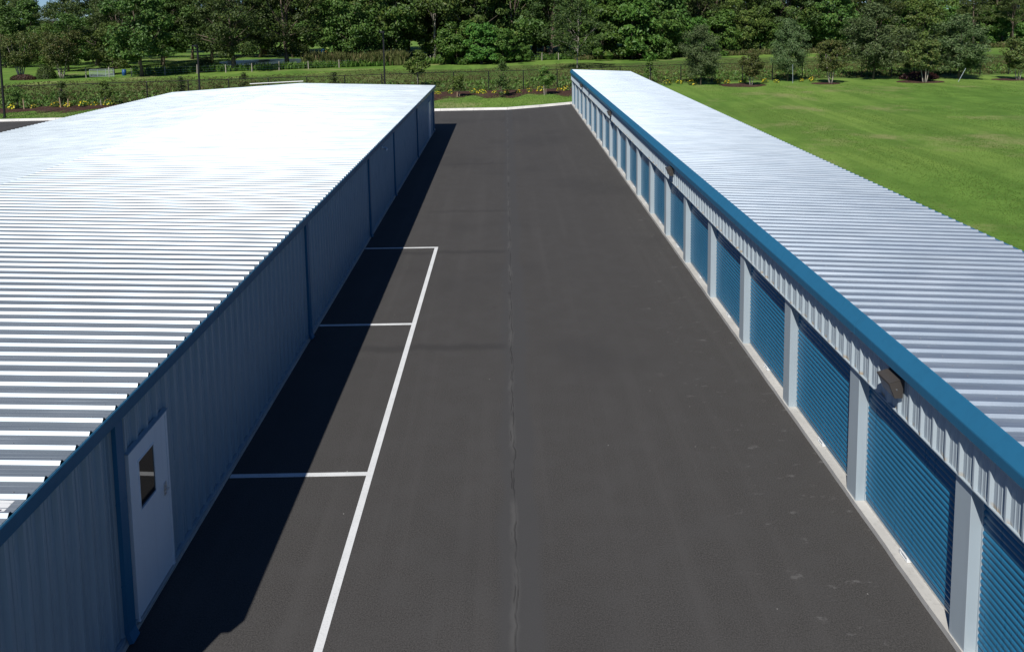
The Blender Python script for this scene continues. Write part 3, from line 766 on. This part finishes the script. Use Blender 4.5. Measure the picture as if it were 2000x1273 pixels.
tree('broadleaf_tree', 'broad', -5.5, 126.0, 1.1, 'broadleaf tree growing out of the middle vine thicket', var=0)
tree('broadleaf_tree', 'broad', 1.5, 130.0, 1.15, 'broadleaf tree above the gap where far lawn shows', var=2)
tree('slender_oak', 'airy', 10.6, 108.5, 1.12, 'slender airy oak standing in front of the wood, behind the roof corner', var=0)
tree('oak_tree', 'oak', 8.0, 131.0, 1.0, 'dark oak behind the slender airy oak', var=2)
for k, (x, y, s, l) in enumerate([(-8.3, 121.5, 1.0, 'left end of the middle vine thicket, leafy down to the grass'), (-4.2, 120.6, .95, 'tallest hump of the middle vine thicket'), (-.3, 121.6, .8, 'right end of the middle vine thicket beside the lawn gap'),
      (2.6, 124.5, .45, 'low round bush in the lawn gap'), (16.8, 127.5, 1.35, 'vine-covered mass behind the far corner of the right roof'), (22.0, 127.0, 1.55, 'tall vine-covered mass left of the grey-green tree'),
      (27.6, 128.5, 1.2, 'vine-covered mass right behind the grey-green tree'), (34.5, 134.0, 1.0, 'leafy thicket above the brush pile'), (40.0, 136.0, 1.15, 'leafy thicket right of the brush pile'), (52.5, 140.0, .8, 'low thicket left of the dark trunks'), (70.0, 146.0, .8, 'low thicket behind the large grey-green tree'), (92.0, 149.0, .9, 'low thicket under the right pine')]):
    tree('vine_thicket', 'thicket', x, y, s, l, cat='thicket', var=k)
for k, (key, x, y, s, l) in enumerate([('broad', 20.0, 133.0, 1.1, 'broadleaf tree above the tall vine-covered mass'), ('broad', 30.0, 135.0, 1.1, 'broadleaf tree above the vine mass behind the grey-green tree'), ('oak', 37.5, 141.0, 1.0, 'dark oak above the brush pile'),
      ('light', 45.5, 139.5, .95, 'light green tree left of the dark trunks'), ('oak', 57.5, 147.0, 1.2, 'dark oak with tall bare trunk above the second crape myrtle'), ('broad', 64.5, 145.0, 1.0, 'broadleaf tree left of the large grey-green tree'), ('oak', 75.0, 149.0, 1.05, 'dark oak behind the third crape myrtle'),
      ('broad', 84.0, 150.5, 1.0, 'broadleaf tree between two pines at the right'), ('pine', 97.0, 150.0, .95, 'pine at the right edge, nearest the brown gap'), ('pine', 104.5, 149.0, 1.0, 'pine farthest right in front of the wood'), ('pine', -66.0, 131.0, .84, 'feathery pine above the wide crape myrtles')]):
    tree({'broad': 'broadleaf_tree', 'oak': 'oak_tree', 'light': 'bushy_tree', 'pine': 'pine_tree'}[key], key, x, y, s, l, var=k)
# rows deeper in the wood
for row, (y0, xa, xb, stp) in enumerate([(139, -34, 30, 6.6), (147, -44, 58, 7.2), (157, -52, 132, 7.4), (168, -56, 140, 8.0)]):
    x = xa
    while x < xb:
        key = tr_rng.choice(['broad', 'broad', 'oak', 'oak', 'light', 'pine'])
        tree('forest_tree', key, x+tr_rng.uniform(-2, 2), y0+.10*max(0, x)+tr_rng.uniform(-3, 3), tr_rng.uniform(1.0, 1.3), 'tall tree deep in the wood behind the front trees', 'trees deep in the wood')
        x += stp
for x, y, s, key in [(-112, 150, .95, 'oak'), (-104, 158, 1.0, 'pine'), (-97, 149, .8, 'broad'), (-90, 161, .78, 'oak'), (-83, 150, .86, 'broad'), (-77, 146, .92, 'oak'), (-70, 150, .95, 'pine'), (-63, 146, .98, 'broad'), (-57, 150, 1.05, 'oak'), (-50, 148, 1.1, 'broad'),
                  (-76, 121, .62, 'light'), (-70.5, 117, .60, 'broad'), (-65, 123, .75, 'oak'), (-57.5, 122, .80, 'broad'), (-51.5, 127, .9, 'oak'), (-88, 128, .7, 'broad'), (-81, 132, .72, 'oak'), (-94, 134, .75, 'light'), (-73, 130, .95, 'oak'), (-61, 129, .95, 'broad'), (-100, 128, .8, 'oak'), (-116, 172, 1.0, 'broad'), (-106, 176, .92, 'oak'), (-98, 178, .95, 'pine'), (-86, 176, .92, 'oak'), (-76, 172, 1.0, 'broad'), (-66, 170, 1.05, 'pine'), (-90, 140, .55, 'thicket'), (-80, 141, .6, 'thicket'), (-101, 142, .6, 'thicket')]:
    tree('far_tree', key, x, y, s, 'tree beyond the open field at upper left', 'trees beyond the left field')
for k, x in enumerate(range(48, 134, 6)):
    tree('undergrowth', 'thicket', x+tr_rng.uniform(-1, 1), 150+.12*(x-48)+tr_rng.uniform(-2, 3), tr_rng.uniform(.9, 1.35), 'leafy undergrowth between the trunks of the right-hand wood', 'undergrowth in the right-hand wood', cat='undergrowth')
# young trees along the fence, right of the roof
tree('grey_green_tree', 'olive', 22.2, 82.5, 1.0, 'airy grey-green tree nearest the right roof', var=0, wide=1.0)
tree('young_crape_myrtle', 'myrtle', 27.3, 80.6, .83, 'small crape myrtle on a brown mulch ring beside the airy grey-green tree', var=0)
tree('grey_green_tree', 'olive', 33.1, 85.0, 1.07, 'slim grey-green tree between two small crape myrtles', var=1, wide=.82)
tree('young_crape_myrtle', 'myrtle', 36.6, 81.5, 1.06, 'small two-stemmed crape myrtle right of the slim grey-green tree', var=1)
tree('grey_green_tree', 'olive', 43.8, 86.0, 1.32, 'large broad grey-green tree by the fence, with low hanging twigs', var=2, wide=1.12)
tree('young_crape_myrtle', 'myrtle', 47.1, 81.1, 1.1, 'small crape myrtle in front of the tall green tree', var=2)
tree('tall_green_tree', 'light', 51.2, 89.4, .80, 'tall green tree behind a small crape myrtle at right', var=0, wide=.9)
tree('grey_green_tree', 'olive', 53.4, 85.0, 1.10, 'drooping grey-green tree next to the leaning stake', var=0, wide=1.25)
tree('young_crape_myrtle', 'myrtle', 58.6, 82.4, 1.05, 'crape myrtle cut by the right edge of the picture', var=0)
# saplings in the beds
for x, y, s, v, l in [(-4.9, 74.0, .80, 0, 'young tree on a pale stem in the bed, nearest the left roof corner'), (4.0, 74.6, .92, 2, 'young tree in the bed nearest the right building'), (-46.6, 68.6, .78, 0, 'young tree beside the leftmost lamp post'),
                      (-39.2, 70.6, .78, 1, 'young tree in the left bed beside the roof edge'), (-10.3, 84.0, 1.35, 2, 'bushy young tree just right of the middle lamp post, behind the fence'), (17.0, 86.0, .8, 1, 'small bush behind the fence right of the roof edge')]:
    tree('sapling', 'sapling', x, y, s, l, var=v)
for x, y, s, l in [(-.5, 73.4, 1.35, 'narrow dark shrub on a short stem in the middle of the bed'), (-43.1, 70.2, .95, 'narrow dark shrub between two white stakes'), (-27.6, 76.0, 1.0, 'narrow dark shrub peeking over the roof right of the second lamp post'), (-18.4, 77.0, 1.0, 'narrow dark shrub peeking over the roof left of the middle lamp post'), (-33.5, 74.6, 1.0, 'narrow dark shrub left of the second lamp post')]:
    tree('dark_shrub', 'juniper', x, y, s, l, cat='shrub')
# stakes
def post(name, pts, r, mat, label, cat='stake'):
    P = [(a-pts[0][0], b-pts[0][1], c) for a, b, c in pts]
    o = MB().tube(P, r, 7).build(name, M[mat]); o.location = (pts[0][0], pts[0][1], GZ-.05); return tag(o, label, cat)
post('tree_stake', [(-5.1, 73.9, 0), (-5.05, 73.9, 1.5)], .045, 'wood', 'wooden stake at the sapling nearest the left roof corner')
post('tree_stake', [(3.85, 74.5, 0), (3.8, 74.5, 1.1)], .04, 'grey_wood', 'weathered stake at the sapling nearest the right building')
post('tree_stake', [(-42.75, 69.4, 0), (-42.85, 69.4, 1.1)], .045, 'wood', 'pale stake right beside the left dark shrub')
post('tree_stake', [(-42.2, 69.6, 0), (-42.15, 69.6, .95)], .045, 'wood', 'yellowish stake second right of the left dark shrub')
post('tree_stake', [(-39.4, 70.3, 0), (-39.45, 70.3, .75)], .035, 'grey_wood', 'short stake at the left sapling by the roof edge')
post('tree_stake', [(-45.6, 68.4, 0), (-45.65, 68.4, 1.1)], .04, 'wood', 'stake right of the leftmost lamp post')
post('tree_stake', [(51.2, 81.6, 0), (52.2, 81.9, 1.55)], .025, 'pillar', 'pale stake leaning right under the drooping grey-green tree')
post('white_post', [(32.9, 82.9, 0), (32.85, 82.9, 2.2)], .022, 'pillar', 'thin white post beside the slim grey-green tree', 'post')
# clumps of yellow flowers
def flower_meshes(seed):
    rng = np.random.default_rng(seed); n = 150
    d = unit(rng, n); d[:, 2] = np.abs(d[:, 2]); P = d*np.array([.42, .42, .34])*(.6+.4*rng.random(n))[:, None]+np.array([0, 0, .06])
    V, Fc = leaf_quads(P, d+unit(rng, n)*.6, .16*(.6+.7*rng.random(n)), rng)
    g = np_mesh('foliage', V, Fc, M['leaf_young'])
    n = 24; d = unit(rng, n); d[:, 2] = np.abs(d[:, 2])+.15; P = d*np.array([.46, .46, .40])+np.array([0, 0, .05])
    V, Fc = leaf_quads(P, d+unit(rng, n)*.3, .15*(.6+.6*rng.random(n)), rng, .9)
    return g, np_mesh('blossom', V, Fc, M['leaf_yellow'])
fm = [flower_meshes(200+s) for s in range(3)]
FL = [(-48.6, 69.0), (-46.9, 68.9), (-45.4, 69.3), (-43.6, 70.0), (-42.3, 69.9), (-41.3, 70.6), (-40.2, 70.6), (-38.9, 70.8), (-7.3, 76.4), (-6.0, 76.6), (-3.5, 76.7), (-2.6, 76.3), (-1.3, 76.4), (-.1, 75.6), (1.2, 76.2), (2.4, 77.3), (3.6, 77.5), (5.6, 78.0), (6.3, 77.6)]
FR = [(18.4, 82.6), (20.0, 83.6), (21.1, 82.2), (24.3, 83.4), (25.4, 83.2), (27.4, 83.6), (29.9, 83.4), (31.2, 83.4), (34.4, 84.2), (35.8, 84.5)]
for k, (x, y) in enumerate(FL+FR):
    s = tr_rng.uniform(.7, 1.25)
    r = empty('flower_clump', (x, y, GZ+.03), tr_rng.uniform(0, 6.28), s)
    link('foliage', fm[k % 3][0], r); link('blossom', fm[k % 3][1], r)
    if k < len(FL): tag(r, 'clump of yellow flowers in the mulch bed before the chain-link fence', 'flowers', 'yellow flowers in the mulch beds')
    else: tag(r, 'clump of yellow flowers at the lawn edge right of the roofs', 'flowers', 'yellow flowers at the lawn edge')
# hedge and shrub under the crape myrtles
def mound(name, x, y, rx, ry, h, nleaf, ls, mat, label, cat, seed):
    rng = np.random.default_rng(seed); d = unit(rng, nleaf); d[:, 2] = np.abs(d[:, 2])
    P = d*np.array([rx, ry, h])*(.72+.3*rng.random(nleaf))[:, None]
    P[:, :2] = np.clip(P[:, :2]*1.12, [-rx, -ry], [rx, ry]); P[:, 2] += .03
    V, Fc = leaf_quads(P, d+unit(rng, nleaf)*.6, ls*(.6+.8*rng.random(nleaf)), rng)
    r = empty(name, (x, y, GZ)); link('foliage', np_mesh('foliage', V, Fc, M[mat]), r)
    b = MB()
    for k in range(5):
        a = k*1.257; b.tube([(math.cos(a)*rx*.2, math.sin(a)*ry*.2, -.04), (math.cos(a)*rx*.55, math.sin(a)*ry*.55, h*.7)], [.04, .012], 5)
    link('stems', b.mesh('stems', M['bark']), r)
    return tag(r, label, cat)
mound('red_hedge', -68.1, 102.4, 1.7, .7, .8, 1800, .16, 'leaf_red', 'low dark red hedge under the left crape myrtle', 'hedge', 1)
mound('round_shrub', -65.6, 103.6, 1.2, 1.1, 2.0, 2200, .18, 'leaf_oak', 'dark round shrub between the two wide crape myrtles', 'shrub', 2)
mound('brush_pile', 33.0, 131.5, 2.6, .9, .9, 1600, .30, 'leaf_red', 'reddish brush pile at the foot of the wood', 'brush pile', 3)
mound('brush_pile', 48.8, 85.2, 2.2, .8, .9, 1300, .24, 'leaf_red', 'brown brush pile behind a small crape myrtle at right', 'brush pile', 4)
mound('round_shrub', -48.0, 116.0, 1.3, 1.3, 2.2, 1600, .2, 'leaf_oak', 'dark round shrub beside the huge oak, in front of the bright field', 'shrub', 5)
# weeds nobody could count
def tufts(name, P, nb, hgt, wid, mat, seed, lean=.5):
    rng = np.random.default_rng(seed); n = len(P); idx = np.repeat(np.arange(n), nb); m_ = len(idx)
    a = rng.random(m_)*2*math.pi; h = hgt[idx]*(.45+.75*rng.random(m_)); l = h*lean*(.2+rng.random(m_))
    o = np.stack([np.cos(a), np.sin(a), np.zeros(m_)], 1); q = np.stack([-np.sin(a), np.cos(a), np.zeros(m_)], 1)
    base = P[idx]+o*(wid*1.5)*rng.random((m_, 1)); w = wid*(.5+.8*rng.random((m_, 1)))
    tip = base+o*l[:, None]+np.array([0, 0, 1])*h[:, None]; mid = base+o*(l*.30)[:, None]+np.array([0, 0, 1])*(h*.6)[:, None]
    V = np.stack([base, mid+q*w, tip, mid-q*w], 1).reshape(-1, 3)
    return link(name, np_mesh(name, V, np.arange(4*m_).reshape(m_, 4), M[mat]))
rng = np.random.default_rng(77)
def scatter(n, x0, x1, f0, f1):
    x = rng.uniform(x0, x1, n); ylo = np.array([f0(v) for v in x]); yhi = np.array([f1(v) for v in x])
    y = ylo+(yhi-ylo)*rng.random(n); return np.stack([x, y, np.full(n, GZ)], 1)
P = scatter(20000, -78, 86, lambda x: fence_y(x)+.3, lambda x: fence_y(x)+34+3*math.sin(x*.21))
pat = .5+.5*np.sin(P[:, 0]*.35+np.sin(P[:, 1]*.5)*1.5)*np.cos(P[:, 1]*.45+P[:, 0]*.11)
tag(tufts('verge_weeds', P, 6, (.12+.40*pat*rng.random(len(P)))*np.clip(1.5-(P[:, 1]-79-.16*P[:, 0])/26, .28, 1.0), .06, 'leaf_dry', 5), 'rough weeds on the verge behind the chain-link fence', 'weeds', kind='stuff')
P = scatter(4500, -78, 86, lambda x: fence_y(x)+.3, lambda x: fence_y(x)+12)
tag(tufts('verge_herbs', P, 7, .12+.38*rng.random(len(P))**2, .10, 'leaf_young', 6, .9), 'leafy green weeds on the verge behind the chain-link fence', 'weeds', kind='stuff')
P = scatter(900, -33, -17, lambda x: 117.5+.15*(x+33), lambda x: 122.5+.15*(x+33))
tag(tufts('tall_weeds', P, 14, 1.1+1.3*rng.random(len(P)), .10, 'leaf_dry', 8, .35), 'tall brown-green weeds at the edge of the wood', 'weeds', kind='stuff')
P = scatter(1500, -56, 12, lambda x: 107+.37*(x+56)*.85+1.0, lambda x: 110+.37*(x+56)*.85)
tag(tufts('fence_row_weeds', P, 8, .5+.7*rng.random(len(P)), .14, 'leaf_young', 9, .6), 'green weeds along the old wire fence', 'weeds', kind='stuff')
P = scatter(1800, 12, 112, lambda x: 126+.22*(x-12), lambda x: 129+.22*(x-12))
tag(tufts('wood_edge_weeds', P, 8, .4+.7*rng.random(len(P)), .14, 'leaf_dry', 10, .6), 'weeds along the foot of the wood at right', 'weeds', kind='stuff')
# turf on the near lawn
n = 110000
y = 16+66*rng.random(n)**1.25; x = 11.75+rng.random(n)*(np.clip((y-8)*.80, 6, 52))
P = np.stack([x, y, np.where(y > 68, GZ*np.clip((y-64)/7, 0, 1), -.02)], 1)
pat = .5+.5*np.sin(x*.9+.6*np.sin(y*.13))
tag(tufts('turf', P, 4, .020+.026*pat, .011, 'grass_blade', 12, .9), 'short mown turf on the lawn right of the roofs', 'grass', kind='stuff')
P = scatter(16000, -52, 13, lambda x: curb_y(x)+.35, lambda x: fence_y(x)-3.5); 
tag(tufts('kerb_turf', P, 4, .05+.05*rng.random(len(P)), .016, 'grass_blade', 13, .8), 'short turf between the kerb and the mulch beds', 'grass', kind='stuff')

# ================================================================== FENCES, GATE, POSTS
fr = tag(empty('chain_link_fence', (-78, 64, GZ)), 'long black chain-link fence behind the mulch beds', 'fence')
def on_root(root, o): o.parent = root; o.matrix_parent_inverse = Matrix.Translation(-root.location); return o
FH = 2.15
pm = MB().tube([(0, 0, -.1), (0, 0, FH), (0, 0, FH+.05)], [.055, .055, .02], 7).mesh('post', M['black'])
Lc = [0.0]
for (a, b), (c, d) in zip(FENCE, FENCE[1:]): Lc.append(Lc[-1]+math.hypot(c-a, d-b))
def along(s):
    for k in range(len(FENCE)-1):
        if s <= Lc[k+1] or k == len(FENCE)-2:
            t = (s-Lc[k])/(Lc[k+1]-Lc[k]); return (FENCE[k][0]+(FENCE[k+1][0]-FENCE[k][0])*t, FENCE[k][1]+(FENCE[k+1][1]-FENCE[k][1])*t)
s = .4; prev = None; wires = MB()
while s < Lc[-1]:
    x, y = along(s)
    o = on_root(fr, link('post', pm)); o.location = (x, y, GZ)
    if prev:
        on_root(fr, MB().tube([(prev[0], prev[1], GZ+FH), (x, y, GZ+FH)], .034, 6).build('top_rail', M['black']))
    prev = (x, y); s += 3.86
s = 0.0; st = .20; w = .0022
while s < Lc[-1]-FH:
    for sg in (1, -1):
        a = along(s if sg > 0 else s+FH-.1); b = along(s+FH-.1 if sg > 0 else s)
        wires.quad((a[0]-w, a[1], GZ+.05), (a[0]+w, a[1], GZ+.05), (b[0]+w, b[1], GZ+FH-.02), (b[0]-w, b[1], GZ+FH-.02))
    s += st
tag(on_root(fr, wires.build('wire_mesh', M['black'])), kind='stuff')
wr = tag(empty('wire_fence', (-54, 106, GZ)), 'old wire fence on grey wooden posts along the wood', 'fence')
WP = [(-54.5, 105.6), (-50.7, 107.8), (-46.4, 108.9), (-42.6, 110.2), (-39.0, 111.2), (-35.6, 113.6), (-31.5, 115.4), (-27, 117.0), (-22.5, 119.5), (-18, 122.0), (-13, 124.0), (-8, 125), (-3, 126), (1.5, 126.6), (6.2, 127.0), (9.2, 128.0), (14, 129.5)]
for k, (x, y) in enumerate(WP):
    h = 1.25+.2*((k*7) % 3)/3
    on_root(wr, MB().tube([(x, y, GZ-.1), (x+.03*((k % 3)-1), y, GZ+h)], [.075, .06], 7).build('post', M['grey_wood']))
    if k:
        a = WP[k-1]
        for z in (.35, .7, 1.1): on_root(wr, MB().tube([(a[0], a[1], GZ+z), (x, y, GZ+z)], .006, 4).build('wire', M['steel']))
gt = tag(empty('field_gate', (-60.5, 104.4, GZ)), 'white tubular field gate left of the lone broadleaf tree', 'gate')
for z in (.18, .36, .54, .74, .95, 1.18): on_root(gt, MB().tube([(-59.9, 104.45, GZ+z), (-56.5, 104.6, GZ+z)], .028, 6).build('rail', M['pillar']))
for t in (0, .33, .66, 1): on_root(gt, MB().tube([(-59.9+3.4*t, 104.44+.15*t, GZ+.15), (-59.9+3.4*t, 104.44+.15*t, GZ+1.21)], .03, 6).build('upright', M['pillar']))
for x, y, h in ((-60.4, 104.4, 1.45), (-57.3, 104.8, 1.5)): on_root(gt, MB().tube([(x, y, GZ-.1), (x, y, GZ+h)], .08, 7).build('gate_post', M['grey_wood']))
def lamp_post(x, y, h, label):
    r = tag(empty('lamp_post', (x, y, GZ)), label, 'lamp post', 'black lamp posts')
    link('base', MB().tube([(0, 0, -.05), (0, 0, .06), (0, 0, .10)], [.20, .20, .12], 10).mesh('base', M['black']), r)
    link('pole', MB().box(-.065, -.065, .0, .065, .065, h).mesh('pole', M['black']), r)
    link('arm', MB().box(-.05, -.30, h-.10, .05, -.066, h-.03).mesh('arm', M['black']), r)
    hd = MB(); hd.poly_z([(-.20, -.75), (.20, -.75), (.20, -.301), (-.20, -.301)], h-.12, h-.01)
    hd.f.append((3, 2, 1, 0)); ho = link('lamp_head', hd.mesh('lamp_head', M['black']), r)
    link('lens', MB().quad((-.15, -.70, h-.124), (-.15, -.35, h-.124), (.15, -.35, h-.124), (.15, -.70, h-.124)).mesh('lens', M['lens']), ho)
lamp_post(-43.95, 63.3, 8.2, 'black lamp post at the left edge, its foot on the lawn visible')
lamp_post(-28.4, 67.0, 6.0, 'black lamp post behind the white roof, in front of the huge oak')
lamp_post(-11.3, 67.0, 7.0, 'tall black lamp post behind the white roof near its far corner')
pr_ = MB().tube([(0, 0, 0), (4.2, .7, .10), (5.2, .85, .12)], .05, 8).build('white_pipe', M['white']); pr_.location = (-26.2, 73.9, 1.78); tag(pr_, 'long white pipe lying level along the fence top', 'pipe')
bp = tag(empty('play_panel', (-32.3, 128.5, GZ)), 'small blue panel with an orange patch under the trees', 'panel')
link('panel', MB().box(-.35, -.05, .9, .30, .05, 2.5).mesh('panel', M['barrel_blue']), bp)
link('patch', MB().box(.301, -.05, 1.5, .80, .05, 2.2).mesh('patch', M['orange']), bp)
for x in (-.30, .70): link('leg', MB().box(x-.04, .051, -.05, x+.04, .13, 1.6).mesh('leg', M['grey_wood']), bp)
dr = MB().tube([(0, 0, 0), (0, 0, .02), (0, 0, .30), (0, 0, .32), (0, 0, .60), (0, 0, .62), (0, 0, .88), (0, 0, .90)], [.27, .29, .29, .305, .305, .29, .29, .27], 16).build('blue_drum', M['barrel_blue'], None, True)
dr.location = (-56.6, 107.6, GZ); tag(dr, 'blue plastic drum behind the right end of the white gate', 'drum')
